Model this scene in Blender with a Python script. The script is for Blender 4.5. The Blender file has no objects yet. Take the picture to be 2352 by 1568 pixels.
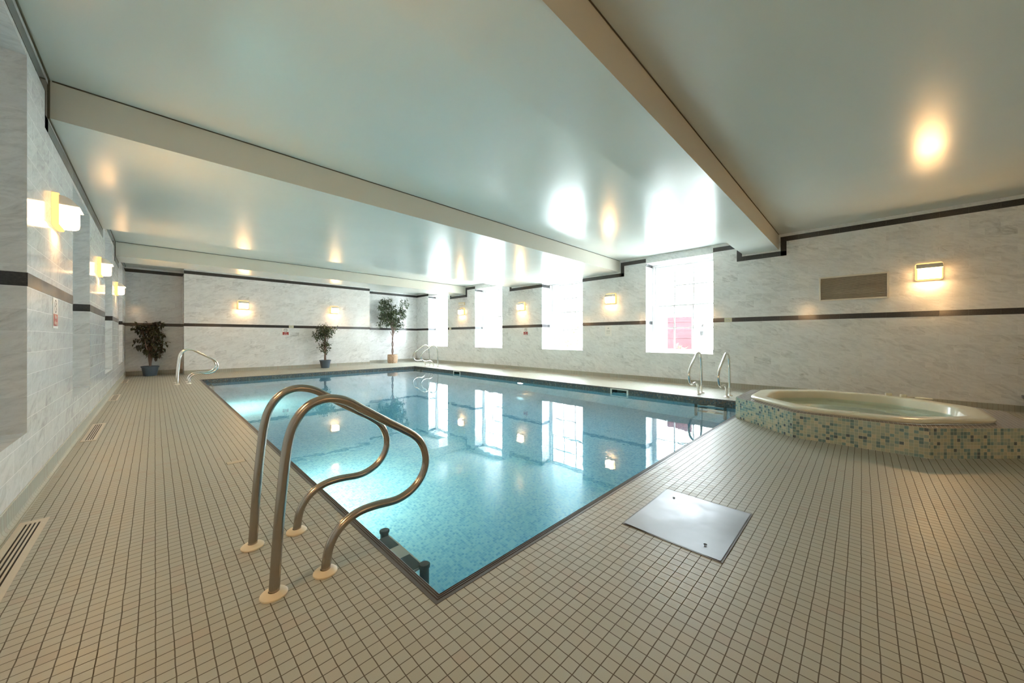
import bpy, bmesh, math, random
from mathutils import Vector, Matrix
PI = math.pi
sc = bpy.context.scene
C = sc.collection

# ------------------------------------------------------------------ camera
H = 1.15
cam = bpy.data.objects.new('camera', bpy.data.cameras.new('camera'))
C.objects.link(cam)
cam.data.sensor_width = 36.0
cam.data.lens = 812.2 / 2352 * 36
cam.data.shift_y = -8.5 / 2352
cam.data.clip_start = 0.05
cam.location = (0, 0, H)
cam.rotation_euler = (PI / 2, 0, -math.radians(45.29))
sc.camera = cam

# ------------------------------------------------------------------ light
world = bpy.data.worlds.new('world')
sc.world = world
world.use_nodes = True
bg = world.node_tree.nodes['Background']
bg.inputs[0].default_value = (0.84, 0.94, 1.0, 1)
# overcast sky: brighter overhead than at the horizon
wt = world.node_tree
_tc = wt.nodes.new('ShaderNodeTexCoord'); _sp = wt.nodes.new('ShaderNodeSeparateXYZ')
_mr = wt.nodes.new('ShaderNodeMapRange')
wt.links.new(_tc.outputs['Generated'], _sp.inputs[0]); wt.links.new(_sp.outputs['Z'], _mr.inputs[0])
for _k, _v in enumerate((0.05, 0.9, 1.75, 7.2)): _mr.inputs[_k + 1].default_value = _v
wt.links.new(_mr.outputs[0], bg.inputs[1])
sc.view_settings.view_transform = 'Standard'
sc.view_settings.look = 'None'
sc.view_settings.gamma = 1
sc.view_settings.use_curve_mapping = False
sc.view_settings.exposure = 2.9
cy = sc.cycles
cy.max_bounces = 9
cy.diffuse_bounces = 5
cy.glossy_bounces = 4
cy.transmission_bounces = 5
cy.transparent_max_bounces = 8
cy.caustics_reflective = True
cy.caustics_refractive = True
cy.blur_glossy = 0.5
cy.sample_clamp_indirect = 6.0
cy.use_denoising = True
try:
    cy.denoiser = 'OPENIMAGEDENOISE'
    cy.denoising_input_passes = 'RGB_ALBEDO_NORMAL'
except Exception:
    pass

# room numbers (metres)
XL, XR = -0.627, 9.2
YC, YA, YB = 15.0, 15.8, -6.0      # centre of far wall, its alcoves, wall behind the camera
ZC, ZB = 3.31, 2.99                # ceiling, beam undersides
BEAMS = [(1.24, 1.87), (4.84, 9.10), (11.88, 12.85)]
PX0, PX1, PY0, PY1 = 0.852, 7.45, 1.304, 12.93   # outer edge of the pool nosing
NW = 0.052
ZW = -0.10
POOLZ = -1.6
WINS = [(2.48, 4.09, 0.76, 3.13), (6.07, 7.68, 0.76, 2.985), (9.63, 11.23, 0.76, 3.13), (13.15, 14.73, 0.76, 3.13)]
WDEP = 0.42
for i, (a, b, z0, z1) in enumerate(WINS):
    l = bpy.data.lights.new('daylight_portal', 'AREA')
    l.shape = 'RECTANGLE'; l.size = b - a; l.size_y = z1 - z0
    l.cycles.is_portal = True
    o = bpy.data.objects.new('daylight_portal', l)
    C.objects.link(o)
    o.location = (XR + WDEP + 0.08, (a + b) / 2, (z0 + z1) / 2)
    o.rotation_euler = Vector((-1, 0, 0)).to_track_quat('-Z', 'Z').to_euler()

# ------------------------------------------------------------------ node helper
class NT:
    def __init__(s, name):
        s.m = bpy.data.materials.new(name); s.m.use_nodes = True
        s.t = s.m.node_tree; s.t.nodes.clear()
        s.out = s.t.nodes.new('ShaderNodeOutputMaterial')
    def n(s, kind, **kw):
        x = s.t.nodes.new('ShaderNode' + kind)
        for k, v in kw.items(): setattr(x, k, v)
        return x
    def put(s, sock, v):
        if v is None: return
        if isinstance(v, bpy.types.NodeSocket): s.t.links.new(v, sock)
        else:
            if isinstance(v, (tuple, list)) and len(v) == 3 and sock.type == 'RGBA': v = (*v, 1)
            sock.default_value = v
    def math(s, op, a, b=None, c=None):
        x = s.n('Math', operation=op)
        s.put(x.inputs[0], a); s.put(x.inputs[1], b)
        if c is not None: s.put(x.inputs[2], c)
        return x.outputs[0]
    def mix(s, f, a, b):
        x = s.n('Mix', data_type='RGBA')
        s.put(x.inputs[0], f); s.put(x.inputs[6], a); s.put(x.inputs[7], b)
        return x.outputs[2]
    def vec(s, a, b, c=0.0):
        x = s.n('CombineXYZ'); s.put(x.inputs[0], a); s.put(x.inputs[1], b); s.put(x.inputs[2], c)
        return x.outputs[0]
    def noise(s, v, scale, detail=4, rough=0.5, dist=0.0):
        x = s.n('TexNoise'); s.put(x.inputs['Vector'], v)
        x.inputs['Scale'].default_value = scale; x.inputs['Detail'].default_value = detail
        x.inputs['Roughness'].default_value = rough; x.inputs['Distortion'].default_value = dist
        return x.outputs[0]
    def white(s, v):
        x = s.n('TexWhiteNoise', noise_dimensions='3D'); s.put(x.inputs['Vector'], v)
        return x.outputs['Value'], x.outputs['Color']
    def ramp(s, f, stops, interp='LINEAR'):
        x = s.n('ValToRGB'); x.color_ramp.interpolation = interp
        e = x.color_ramp.elements
        while len(e) < len(stops): e.new(0.5)
        for k, (p, c) in enumerate(stops):
            e[k].position = p; e[k].color = (*c, 1) if len(c) == 3 else c
        s.put(x.inputs[0], f)
        return x.outputs[0]
    def rangeit(s, v, a, b, c=0.0, d=1.0):
        x = s.n('MapRange'); s.put(x.inputs[0], v)
        for k, q in enumerate((a, b, c, d)): x.inputs[k + 1].default_value = q
        return x.outputs[0]
    def uv(s):
        """surface coordinates in metres that follow whichever way the face looks"""
        g = s.n('NewGeometry')
        p = s.n('SeparateXYZ'); s.t.links.new(g.outputs['Position'], p.inputs[0])
        q = s.n('SeparateXYZ'); s.t.links.new(g.outputs['True Normal'], q.inputs[0])
        ax = s.math('ABSOLUTE', q.outputs[0]); ay = s.math('ABSOLUTE', q.outputs[1]); az = s.math('ABSOLUTE', q.outputs[2])
        flat = s.math('GREATER_THAN', az, 0.7)
        side = s.math('GREATER_THAN', ax, ay)
        def pick(f, a, b):  # f ? a : b
            return s.math('ADD', s.math('MULTIPLY', f, a), s.math('MULTIPLY', s.math('SUBTRACT', 1.0, f), b))
        u = pick(flat, p.outputs[0], pick(side, p.outputs[1], p.outputs[0]))
        v = pick(flat, p.outputs[1], p.outputs[2])
        return u, v
    def tiles(s, u, v, w, h, gap, brick=False, ou=0.0, ov=0.0):
        U = s.math('DIVIDE', s.math('SUBTRACT', u, ou), w); V = s.math('DIVIDE', s.math('SUBTRACT', v, ov), h)
        r = s.math('FLOOR', V)
        if brick: U = s.math('ADD', U, s.math('MULTIPLY', s.math('FLOORED_MODULO', r, 2.0), 0.5))
        c = s.math('FLOOR', U)
        fu = s.math('ABSOLUTE', s.math('SUBTRACT', s.math('SUBTRACT', U, c), 0.5))
        fv = s.math('ABSOLUTE', s.math('SUBTRACT', s.math('SUBTRACT', V, r), 0.5))
        m = s.math('MAXIMUM', s.math('GREATER_THAN', fu, 0.5 - gap / (2 * w)), s.math('GREATER_THAN', fv, 0.5 - gap / (2 * h)))
        return m, s.vec(c, r, 0.37)
    def bsdf(s, base, rough=0.5, metal=0.0, ior=1.5, bump=None, bstr=0.3, bdist=0.002, **kw):
        b = s.n('BsdfPrincipled')
        s.put(b.inputs['Base Color'], base); s.put(b.inputs['Roughness'], rough)
        s.put(b.inputs['Metallic'], metal); s.put(b.inputs['IOR'], ior)
        for k, v in kw.items(): s.put(b.inputs[k.replace('_', ' ')], v)
        if bump is not None:
            n = s.n('Bump'); n.inputs['Strength'].default_value = bstr; n.inputs['Distance'].default_value = bdist
            s.put(n.inputs['Height'], bump); s.t.links.new(n.outputs[0], b.inputs['Normal'])
        s.t.links.new(b.outputs[0], s.out.inputs[0])
        return s.m

def simple(name, col, rough=0.5, metal=0.0, **kw):
    n = NT(name)
    g = n.n('TexCoord').outputs['Object']
    f = n.noise(g, 9, 3)
    c = n.mix(f, tuple(x * 0.93 for x in col), tuple(min(1, x * 1.06) for x in col))
    return n.bsdf(c, rough, metal, **kw)

M = {}
def marble(name, gl, gap_col, light, vein, gap):
    n = NT(name)
    u, v = n.uv()
    m, cell = n.tiles(u, v, 0.305, 0.153, gap, brick=True, ov=0.128)
    rv, rc = n.white(cell)
    # most tiles are cut from the same run of stone, some are turned pieces
    sp = n.n('SeparateColor'); n.put(sp.inputs[0], rc)
    odd = n.math('GREATER_THAN', rv, 0.55)
    off = n.n('VectorMath', operation='SCALE'); n.put(off.inputs[0], rc); n.put(off.inputs['Scale'], n.math('ADD', n.math('MULTIPLY', odd, 9.0), 0.25))
    a = 0.38
    uu = n.math('ADD', n.math('MULTIPLY', u, math.cos(a)), n.math('MULTIPLY', v, math.sin(a)))
    vv = n.math('ADD', n.math('MULTIPLY', u, -math.sin(a)), n.math('MULTIPLY', v, math.cos(a)))
    p = n.vec(n.math('MULTIPLY', uu, 1.5), n.math('MULTIPLY', vv, 4.6), 0.0)
    ad = n.n('VectorMath', operation='ADD'); n.put(ad.inputs[0], p); n.put(ad.inputs[1], off.outputs[0])
    f0 = n.noise(ad.outputs[0], 0.8, 3, 0.5, 0.6)
    f1 = n.noise(ad.outputs[0], 2.2, 10, 0.66, 1.6)
    f2 = n.noise(ad.outputs[0], 11.0, 8, 0.68, 1.2)
    k = n.math('MULTIPLY', n.rangeit(f1, 0.42, 0.70), n.rangeit(f0, 0.35, 0.62, 0.35, 1.1))
    k = n.math('ADD', n.math('MULTIPLY', k, 0.70), n.math('MULTIPLY', n.rangeit(f2, 0.50, 0.74), 0.34))
    k = n.math('MULTIPLY', k, n.math('ADD', n.rangeit(sp.outputs[2], 0, 1, 0.6, 0.95), n.math('MULTIPLY', n.math('GREATER_THAN', rv, 0.965), 0.6)))
    col = n.mix(n.math('MINIMUM', k, 1.0), light, vein)
    hs = n.n('HueSaturation'); n.put(hs.inputs['Color'], col)
    n.put(hs.inputs['Value'], n.rangeit(sp.outputs[1], 0, 1, 0.945, 1.01))
    col = n.mix(m, hs.outputs[0], gap_col)
    hgt = n.math('SUBTRACT', 1.0, m)
    return n.bsdf(col, n.math('ADD', gl, n.math('MULTIPLY', m, 0.3)), 0, 1.5, bump=hgt, bstr=0.15, bdist=0.001)

M['marble'] = marble('marble_wall_tile', 0.13, (0.82, 0.82, 0.80), (0.82, 0.83, 0.835), (0.43, 0.435, 0.435), 0.0014)

n = NT('dark_granite_band')
u, v = n.uv()
m, cell = n.tiles(u, v, 0.305, 9.0, 0.002, ov=-4)
rv, rc = n.white(cell)
f = n.noise(n.vec(u, v), 60, 3)
c = n.ramp(f, [(0.35, (0.036, 0.036, 0.038)), (0.62, (0.050, 0.050, 0.052)), (0.78, (0.075, 0.073, 0.07))])
c = n.mix(n.math('MULTIPLY', m, 0.6), c, (0.2, 0.2, 0.2))
M['band'] = n.bsdf(c, n.rangeit(rv, 0, 1, 0.12, 0.2))

# deck tiles: 50 mm squares, dark joints, laid square to the pool
def deck(name, ou, ov, vert=False):
    n = NT(name)
    u, v = n.uv()
    gp = n.n('NewGeometry').outputs['Position']
    wob = n.n('TexNoise'); n.put(wob.inputs['Vector'], gp); wob.inputs['Scale'].default_value = 8; wob.inputs['Detail'].default_value = 3
    ws = n.n('SeparateColor'); n.put(ws.inputs[0], wob.outputs['Color'])
    u = n.math('ADD', u, n.math('MULTIPLY', n.math('SUBTRACT', ws.outputs[0], 0.5), 0.0065))
    v = n.math('ADD', v, n.math('MULTIPLY', n.math('SUBTRACT', ws.outputs[1], 0.5), 0.0065))
    m, cell = n.tiles(u, v, 0.05, 0.05 if not vert else 0.4, 0.0037, ou=ou, ov=ov)
    rv, rc = n.white(cell)
    col = n.ramp(rv, [(0.0, (0.375, 0.375, 0.315)), (0.35, (0.405, 0.405, 0.345)), (0.7, (0.395, 0.41, 0.36)), (0.93, (0.415, 0.405, 0.345)), (1.0, (0.40, 0.36, 0.305))])
    g = n.n('NewGeometry').outputs['Position']
    dirt = n.noise(g, 0.9, 5, 0.6)
    col = n.mix(n.rangeit(dirt, 0.35, 0.75, 0.0, 0.25), col, (0.31, 0.27, 0.19))
    fine = n.noise(g, 260, 2)
    col = n.mix(n.rangeit(fine, 0.3, 0.7, 0, 0.12), col, (0.27, 0.25, 0.19))
    g2 = n.noise(g, 4, 3)
    joint = n.mix(g2, (0.06, 0.05, 0.03), (0.13, 0.115, 0.08))
    if vert: joint = (0.28, 0.26, 0.2)
    col = n.mix(m, col, joint)
    r = n.math('ADD', n.rangeit(rv, 0, 1, 0.38, 0.46), n.math('MULTIPLY', m, 0.4))
    return n.bsdf(col, r, 0, 1.6, bump=n.math('SUBTRACT', n.rangeit(rv, 0, 1, 0.9, 1.0), m), bstr=0.45, bdist=0.002)
M['deck'] = deck('deck_tile', PX0, PY0)
M['cove'] = deck('cove_tile', PX0, -0.1, True)

def mosaic(name, w, stops, grout, rough=0.15, gap=0.0022, rotz=0.0):
    n = NT(name)
    if rotz is None:
        tc = n.n('UVMap').outputs[0]
        sp = n.n('SeparateXYZ'); n.put(sp.inputs[0], tc)
        u, v = sp.outputs[0], sp.outputs[1]
    else:
        u, v = n.uv()
    m, cell = n.tiles(u, v, w, w, gap)
    rv, rc = n.white(cell)
    col = n.ramp(rv, stops, 'CONSTANT')
    col = n.mix(m, col, grout)
    return n.bsdf(col, n.math('ADD', rough, n.math('MULTIPLY', m, 0.3)), 0, 1.5, bump=n.math('SUBTRACT', 1.0, m), bstr=0.2, bdist=0.001)

M['pool'] = mosaic('pool_blue_mosaic', 0.025, [(0.0, (0.21, 0.33, 0.45)), (0.2, (0.24, 0.36, 0.47)), (0.45, (0.28, 0.39, 0.48)), (0.65, (0.18, 0.30, 0.43)), (0.8, (0.31, 0.41, 0.49)), (0.93, (0.15, 0.27, 0.41))], (0.29, 0.37, 0.46))
M['waterline'] = mosaic('waterline_dark_mosaic', 0.025, [(0.0, (0.055, 0.075, 0.085)), (0.3, (0.09, 0.10, 0.10)), (0.55, (0.13, 0.10, 0.075)), (0.7, (0.05, 0.09, 0.12)), (0.85, (0.16, 0.17, 0.17))], (0.30, 0.31, 0.30))
M['spa_side'] = mosaic('spa_side_mosaic', 0.032, [(0.0, (0.44, 0.46, 0.35)), (0.25, (0.38, 0.44, 0.37)), (0.45, (0.52, 0.51, 0.39)), (0.6, (0.30, 0.38, 0.35)), (0.72, (0.15, 0.24, 0.25)), (0.83, (0.20, 0.32, 0.32)), (0.95, (0.11, 0.15, 0.18))], (0.58, 0.59, 0.50), rotz=None)
M['spa_top'] = mosaic('spa_top_mosaic', 0.032, [(0.0, (0.20, 0.17, 0.17)), (0.35, (0.15, 0.13, 0.14)), (0.6, (0.26, 0.21, 0.20)), (0.85, (0.12, 0.12, 0.14))], (0.40, 0.36, 0.33), 0.12)

n = NT('ceiling_gloss_paint')
g = n.n('NewGeometry').outputs['Position']
f = n.noise(g, 1.2, 4)
f2 = n.noise(g, 45, 3)
col = n.mix(f, (0.695, 0.745, 0.71), (0.725, 0.77, 0.735))
M['ceiling'] = n.bsdf(col, n.rangeit(f, 0.3, 0.7, 0.20, 0.27), 0, 1.55, bump=n.math('ADD', f2, n.math('MULTIPLY', n.noise(g, 2.5, 2), 4.0)), bstr=0.06, bdist=0.004)
n = NT('beam_side_paint')
g = n.n('NewGeometry').outputs['Position']
M['beamside'] = n.bsdf(n.mix(n.noise(g, 2, 4), (0.70, 0.67, 0.58), (0.73, 0.70, 0.61)), 0.45)

M['gap'] = simple('dark_shadow_gap', (0.09, 0.08, 0.05), 0.8)
M['nosing'] = simple('dark_ribbed_nosing', (0.095, 0.09, 0.085), 0.4)
M['white'] = simple('white_gloss_paint', (0.68, 0.68, 0.68), 0.3)
M['whiteplastic'] = simple('white_plastic', (0.8, 0.78, 0.72), 0.35)
M['cream'] = simple('cream_plastic', (0.72, 0.62, 0.44), 0.35)
n = NT('brushed_steel')
g = n.n('TexCoord').outputs['Object']
f = n.noise(g, 60, 3)
M['steel'] = n.bsdf(n.mix(f, (0.40, 0.355, 0.305), (0.45, 0.40, 0.345)), n.rangeit(f, 0.3, 0.7, 0.22, 0.25), 1.0)
M['chrome'] = simple('bright_chrome', (0.8, 0.78, 0.74), 0.12, 1.0)
n = NT('scuffed_aluminium_plate')
g = n.n('TexCoord').outputs['Object']
f = n.noise(g, 7, 6, 0.65, 0.6)
f2 = n.noise(g, 90, 3)
M['plate'] = n.bsdf(n.mix(f, (0.20, 0.20, 0.215), (0.27, 0.27, 0.285)), n.rangeit(f, 0.3, 0.7, 0.33, 0.45), 0.75, bump=n.noise(g, 5, 2), bstr=0.25, bdist=0.01)
M['alu'] = simple('aluminium_frame', (0.72, 0.69, 0.62), 0.35, 0.35)
M['louvre'] = simple('dull_louvre_metal', (0.78, 0.73, 0.63), 0.5, 0.0)
M['ventback'] = simple('brown_vent_shadow', (0.34, 0.30, 0.24), 0.7)
M['black'] = simple('black_void', (0.012, 0.011, 0.01), 0.7)
M['grille'] = simple('beige_painted_grille', (0.62, 0.55, 0.44), 0.35)
M['rubber'] = simple('dark_grey_rubber', (0.05, 0.065, 0.065), 0.5)
M['bluepot'] = simple('blue_grey_pot_glaze', (0.075, 0.105, 0.14), 0.3)
M['soil'] = simple('dark_soil', (0.035, 0.025, 0.018), 0.9)
M['bark'] = simple('brown_bark', (0.20, 0.13, 0.10), 0.8)
M['bark2'] = simple('grey_bark', (0.26, 0.19, 0.17), 0.8)
def leafmat(name, cols):
    n = NT(name)
    g = n.n('NewGeometry')
    isl = g.outputs['Random Per Island']
    c = n.ramp(isl, [(k / (len(cols) - 1), q) for k, q in enumerate(cols)])
    return n.bsdf(c, 0.4)
M['leaf'] = leafmat('ficus_leaf', [(0.030, 0.055, 0.032), (0.055, 0.09, 0.045), (0.11, 0.15, 0.06), (0.045, 0.075, 0.05), (0.17, 0.21, 0.10)])
M['leafmid'] = leafmat('green_ficus_leaf', [(0.025, 0.05, 0.03), (0.05, 0.085, 0.035), (0.10, 0.12, 0.035), (0.03, 0.05, 0.025), (0.12, 0.14, 0.05)])
M['leafred'] = leafmat('bronze_leaf', [(0.028, 0.03, 0.012), (0.06, 0.065, 0.02), (0.05, 0.022, 0.016), (0.035, 0.03, 0.014), (0.10, 0.10, 0.03)])
M['hedge'] = leafmat('hedge_leaf', [(0.10, 0.13, 0.04), (0.2, 0.22, 0.07), (0.06, 0.08, 0.035), (0.25, 0.2, 0.1)])
n = NT('woven_wicker')
u = n.n('TexCoord').outputs['UV']
sp = n.n('SeparateXYZ'); n.put(sp.inputs[0], u)
m, cell = n.tiles(sp.outputs[0], sp.outputs[1], 1 / 26, 1 / 9, 0.006, brick=False)
rv, rc = n.white(cell)
c = n.ramp(rv, [(0, (0.46, 0.30, 0.19)), (0.5, (0.62, 0.44, 0.30)), (1, (0.50, 0.36, 0.25))])
M['wicker'] = n.bsdf(n.mix(m, c, (0.14, 0.08, 0.05)), 0.6, bump=n.math('SUBTRACT', 1, m), bstr=0.4)
M['acrylic'] = simple('cream_acrylic', (0.74, 0.72, 0.58), 0.18)
M['signwhite'] = simple('sign_white', (0.78, 0.77, 0.75), 0.4)
M['signred'] = simple('sign_red', (0.35, 0.03, 0.025), 0.4)
M['signink'] = simple('sign_ink', (0.08, 0.07, 0.07), 0.5)
M['signgrey'] = simple('sign_grey_print', (0.42, 0.43, 0.43), 0.5)
M['plaque'] = simple('cream_ceramic', (0.62, 0.60, 0.44), 0.3)
M['render'] = simple('white_masonry_paint', (0.85, 0.85, 0.83), 0.8)
M['paving'] = simple('pale_paving', (0.66, 0.65, 0.62), 0.8)
n = NT('faded_red_boards')
u, v = n.uv()
m, cell = n.tiles(u, v, 0.1, 9.0, 0.006, ov=-4)
f = n.noise(n.vec(n.math('MULTIPLY', u, 14.0), v), 2.2, 5)
M['reddoor'] = n.bsdf(n.mix(m, n.mix(n.rangeit(f, 0.55, 0.8), (0.045, 0.006, 0.010), (0.07, 0.026, 0.028)), (0.05, 0.006, 0.01)), 0.6)

n = NT('pool_water')
g = n.n('NewGeometry').outputs['Position']
f = n.noise(g, 3.2, 3, 0.5, 0.4)
bp = n.n('Bump'); bp.inputs['Strength'].default_value = 0.05; bp.inputs['Distance'].default_value = 0.02
n.put(bp.inputs['Height'], f)
gl = n.n('BsdfGlass'); gl.inputs['IOR'].default_value = 1.333; gl.inputs['Roughness'].default_value = 0.0
gl.inputs['Color'].default_value = (1, 1, 1, 1)
va = n.n('VolumeAbsorption'); va.inputs['Color'].default_value = (0.0, 0.84, 0.98, 1); va.inputs['Density'].default_value = 0.21
n.t.links.new(va.outputs[0], n.out.inputs['Volume'])
n.t.links.new(bp.outputs[0], gl.inputs['Normal']); n.t.links.new(gl.outputs[0], n.out.inputs[0])
M['water'] = n.m
n = NT('hot_tub_water')
gl = n.n('BsdfGlass'); gl.inputs['IOR'].default_value = 1.333; gl.inputs['Roughness'].default_value = 0.0
gl.inputs['Color'].default_value = (0.88, 0.98, 0.97, 1)
n.t.links.new(gl.outputs[0], n.out.inputs[0])
M['tubwater'] = n.m
n = NT('window_glass')
lw = n.n('LayerWeight'); lw.inputs[0].default_value = 0.5
fr = n.n('Math', operation='MULTIPLY_ADD'); n.put(fr.inputs[0], n.math('POWER', lw.outputs['Facing'], 5.0)); fr.inputs[1].default_value = 0.8; fr.inputs[2].default_value = 0.06
tr = n.n('BsdfTransparent'); tr.inputs[0].default_value = (0.96, 0.98, 0.97, 1)
go = n.n('BsdfGlossy'); go.inputs['Roughness'].default_value = 0.02
mx = n.n('MixShader')
for a, b in ((fr.outputs[0], mx.inputs[0]), (tr.outputs[0], mx.inputs[1]), (go.outputs[0], mx.inputs[2]), (mx.outputs[0], n.out.inputs[0])):
    n.t.links.new(a, b)
M['glass'] = n.m

def emit(name, col, strength):
    n = NT(name)
    e = n.n('Emission'); e.inputs[0].default_value = (*col, 1); e.inputs[1].default_value = strength
    n.t.links.new(e.outputs[0], n.out.inputs[0])
    return n.m
M['lampglow'] = emit('warm_lamp_glow', (1.0, 0.58, 0.245), 15.5)
M['lampside'] = emit('warm_lamp_side_glow', (1.0, 0.55, 0.22), 2.2)
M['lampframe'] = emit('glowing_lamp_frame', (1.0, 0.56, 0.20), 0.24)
M['poollamp'] = emit('pool_lamp_glow', (1.0, 0.90, 0.60), 250.0)
M['poollampdim'] = emit('dim_pool_lamp_glow', (1.0, 0.98, 0.95), 8.0)

# ------------------------------------------------------------------ mesh helper
class MB:
    def __init__(s): s.v = []; s.f = []; s.mi = []; s.uv = {}
    def quad(s, a, b, c, d, mi=0, uv=None):
        k = len(s.v); s.v += [tuple(a), tuple(b), tuple(c), tuple(d)]; s.f.append((k, k + 1, k + 2, k + 3)); s.mi.append(mi)
        if uv: s.uv[len(s.f) - 1] = uv
        return s
    def poly(s, pts, mi=0):
        k = len(s.v); s.v += [tuple(p) for p in pts]; s.f.append(tuple(range(k, k + len(pts)))); s.mi.append(mi); return s
    def box(s, x0, y0, z0, x1, y1, z1, mi=0, skip=''):
        k = len(s.v)
        s.v += [(x0, y0, z0), (x1, y0, z0), (x1, y1, z0), (x0, y1, z0), (x0, y0, z1), (x1, y0, z1), (x1, y1, z1), (x0, y1, z1)]
        for nm, f in (('b', (0, 3, 2, 1)), ('t', (4, 5, 6, 7)), ('f', (0, 1, 5, 4)), ('r', (1, 2, 6, 5)), ('k', (2, 3, 7, 6)), ('l', (3, 0, 4, 7))):
            if nm in skip: continue
            s.f.append(tuple(k + i for i in f)); s.mi.append(mi)
        return s
    def prism(s, pts, axis, a, b, mi=0):
        """extrude a closed outline of 2D points along an axis from a to b"""
        def P(p, t):
            return {'x': (t, p[0], p[1]), 'y': (p[0], t, p[1]), 'z': (p[0], p[1], t)}[axis]
        k = len(s.v); n_ = len(pts)
        s.v += [P(p, a) for p in pts] + [P(p, b) for p in pts]
        for i in range(n_):
            j = (i + 1) % n_
            s.f.append((k + i, k + j, k + n_ + j, k + n_ + i)); s.mi.append(mi)
        s.f.append(tuple(k + i for i in range(n_))[::-1]); s.mi.append(mi)
        s.f.append(tuple(k + n_ + i for i in range(n_))); s.mi.append(mi)
        return s
    def tube(s, path, r, seg=16, caps=True, mi=0):
        P = [Vector(p) for p in path]
        rr = r if isinstance(r, (list, tuple)) else [r] * len(P)
        t0 = (P[1] - P[0]).normalized()
        nrm = t0.orthogonal().normalized()
        k = len(s.v)
        for i, p in enumerate(P):
            t = (P[min(i + 1, len(P) - 1)] - P[max(i - 1, 0)]).normalized()
            nrm = (nrm - t * nrm.dot(t)).normalized()
            bi = t.cross(nrm)
            for j in range(seg):
                a = 2 * PI * j / seg
                s.v.append(tuple(p + (nrm * math.cos(a) + bi * math.sin(a)) * rr[i]))
        for i in range(len(P) - 1):
            for j in range(seg):
                a, b = k + i * seg + j, k + i * seg + (j + 1) % seg
                s.f.append((a, b, b + seg, a + seg)); s.mi.append(mi)
        if caps:
            s.f.append(tuple(k + j for j in range(seg))[::-1]); s.mi.append(mi)
            e = k + (len(P) - 1) * seg
            s.f.append(tuple(e + j for j in range(seg))); s.mi.append(mi)
        return s
    def lathe(s, prof, cx=0, cy_=0, seg=32, mi=0, caps=True, uvs=False):
        k = len(s.v)
        for (r, z) in prof:
            for j in range(seg):
                a = 2 * PI * j / seg
                s.v.append((cx + r * math.cos(a), cy_ + r * math.sin(a), z))
        for i in range(len(prof) - 1):
            for j in range(seg):
                a, b = k + i * seg + j, k + i * seg + (j + 1) % seg
                s.f.append((a, b, b + seg, a + seg)); s.mi.append(mi)
                if uvs:
                    u0, u1 = j / seg, (j + 1) / seg; v0, v1 = i / (len(prof) - 1), (i + 1) / (len(prof) - 1)
                    s.uv[len(s.f) - 1] = [(u0, v0), (u1, v0), (u1, v1), (u0, v1)]
        if caps:
            s.f.append(tuple(k + j for j in range(seg))[::-1]); s.mi.append(mi)
            e = k + (len(prof) - 1) * seg
            s.f.append(tuple(e + j for j in range(seg))); s.mi.append(mi)
        return s
    def build(s, name, mats, parent=None, smooth=False, bevel=0.0, loc=None, kind=None):
        me = bpy.data.meshes.new(name)
        me.from_pydata(s.v, [], s.f)
        mats = mats if isinstance(mats, (list, tuple)) else [mats]
        for m_ in mats: me.materials.append(m_)
        for p, i in zip(me.polygons, s.mi): p.material_index = i; p.use_smooth = bool(smooth)
        if s.uv:
            l = me.uv_layers.new(name='UVMap')
            for fi, uv in s.uv.items():
                for li, q in zip(me.polygons[fi].loop_indices, uv): l.data[li].uv = q
        me.update()
        o = bpy.data.objects.new(name, me); C.objects.link(o)
        if parent: o.parent = parent
        if loc: o.location = loc
        if smooth:
            sm = me.attributes.new('sharp_edge', 'BOOLEAN', 'EDGE') if False else None
            try:
                bm = bmesh.new(); bm.from_mesh(me)
                for e in bm.edges:
                    if len(e.link_faces) == 2 and e.calc_face_angle(0) > math.radians(40): e.smooth = False
                bm.to_mesh(me); bm.free()
            except Exception: pass
        if bevel:
            b = o.modifiers.new('bevel', 'BEVEL'); b.width = bevel; b.segments = 2; b.limit_method = 'ANGLE'
        if kind: o['kind'] = kind
        return o

def tag(o, label=None, cat=None, group=None, kind=None):
    if label: o['label'] = label
    if cat: o['category'] = cat
    if group: o['group'] = group
    if kind: o['kind'] = kind
    return o
def thing(name, label, cat, loc=(0, 0, 0), rotz=0.0, group=None, kind=None):
    o = bpy.data.objects.new(name, None); C.objects.link(o)
    o.location = loc; o.rotation_euler = (0, 0, rotz); o.empty_display_size = 0.1
    return tag(o, label, cat, group, kind)
def dup(root, loc, rotz, label, scale=None):
    def cp(o, par):
        c = o.copy(); C.objects.link(c); c.parent = par
        for ch in list(o.children): cp(ch, c)
        return c
    r = cp(root, None)
    r.location = loc; r.rotation_euler = (0, 0, rotz)
    if scale: r.scale = scale
    r['label'] = label
    return r

# ------------------------------------------------------------------ walls
def holed(mb, mp, u0, u1, v0, v1, holes, flip=False, mi=0):
    us = sorted({u0, u1, *[h[0] for h in holes], *[h[1] for h in holes]})
    vs = sorted({v0, v1, *[h[2] for h in holes], *[h[3] for h in holes]})
    for a, b in zip(us, us[1:]):
        for c, d in zip(vs, vs[1:]):
            mu, mv = (a + b) / 2, (c + d) / 2
            if any(h[0] < mu < h[1] and h[2] < mv < h[3] for h in holes): continue
            q = [mp(a, c), mp(b, c), mp(b, d), mp(a, d)]
            if flip: q = q[::-1]
            mb.quad(*q, mi=mi)

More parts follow.
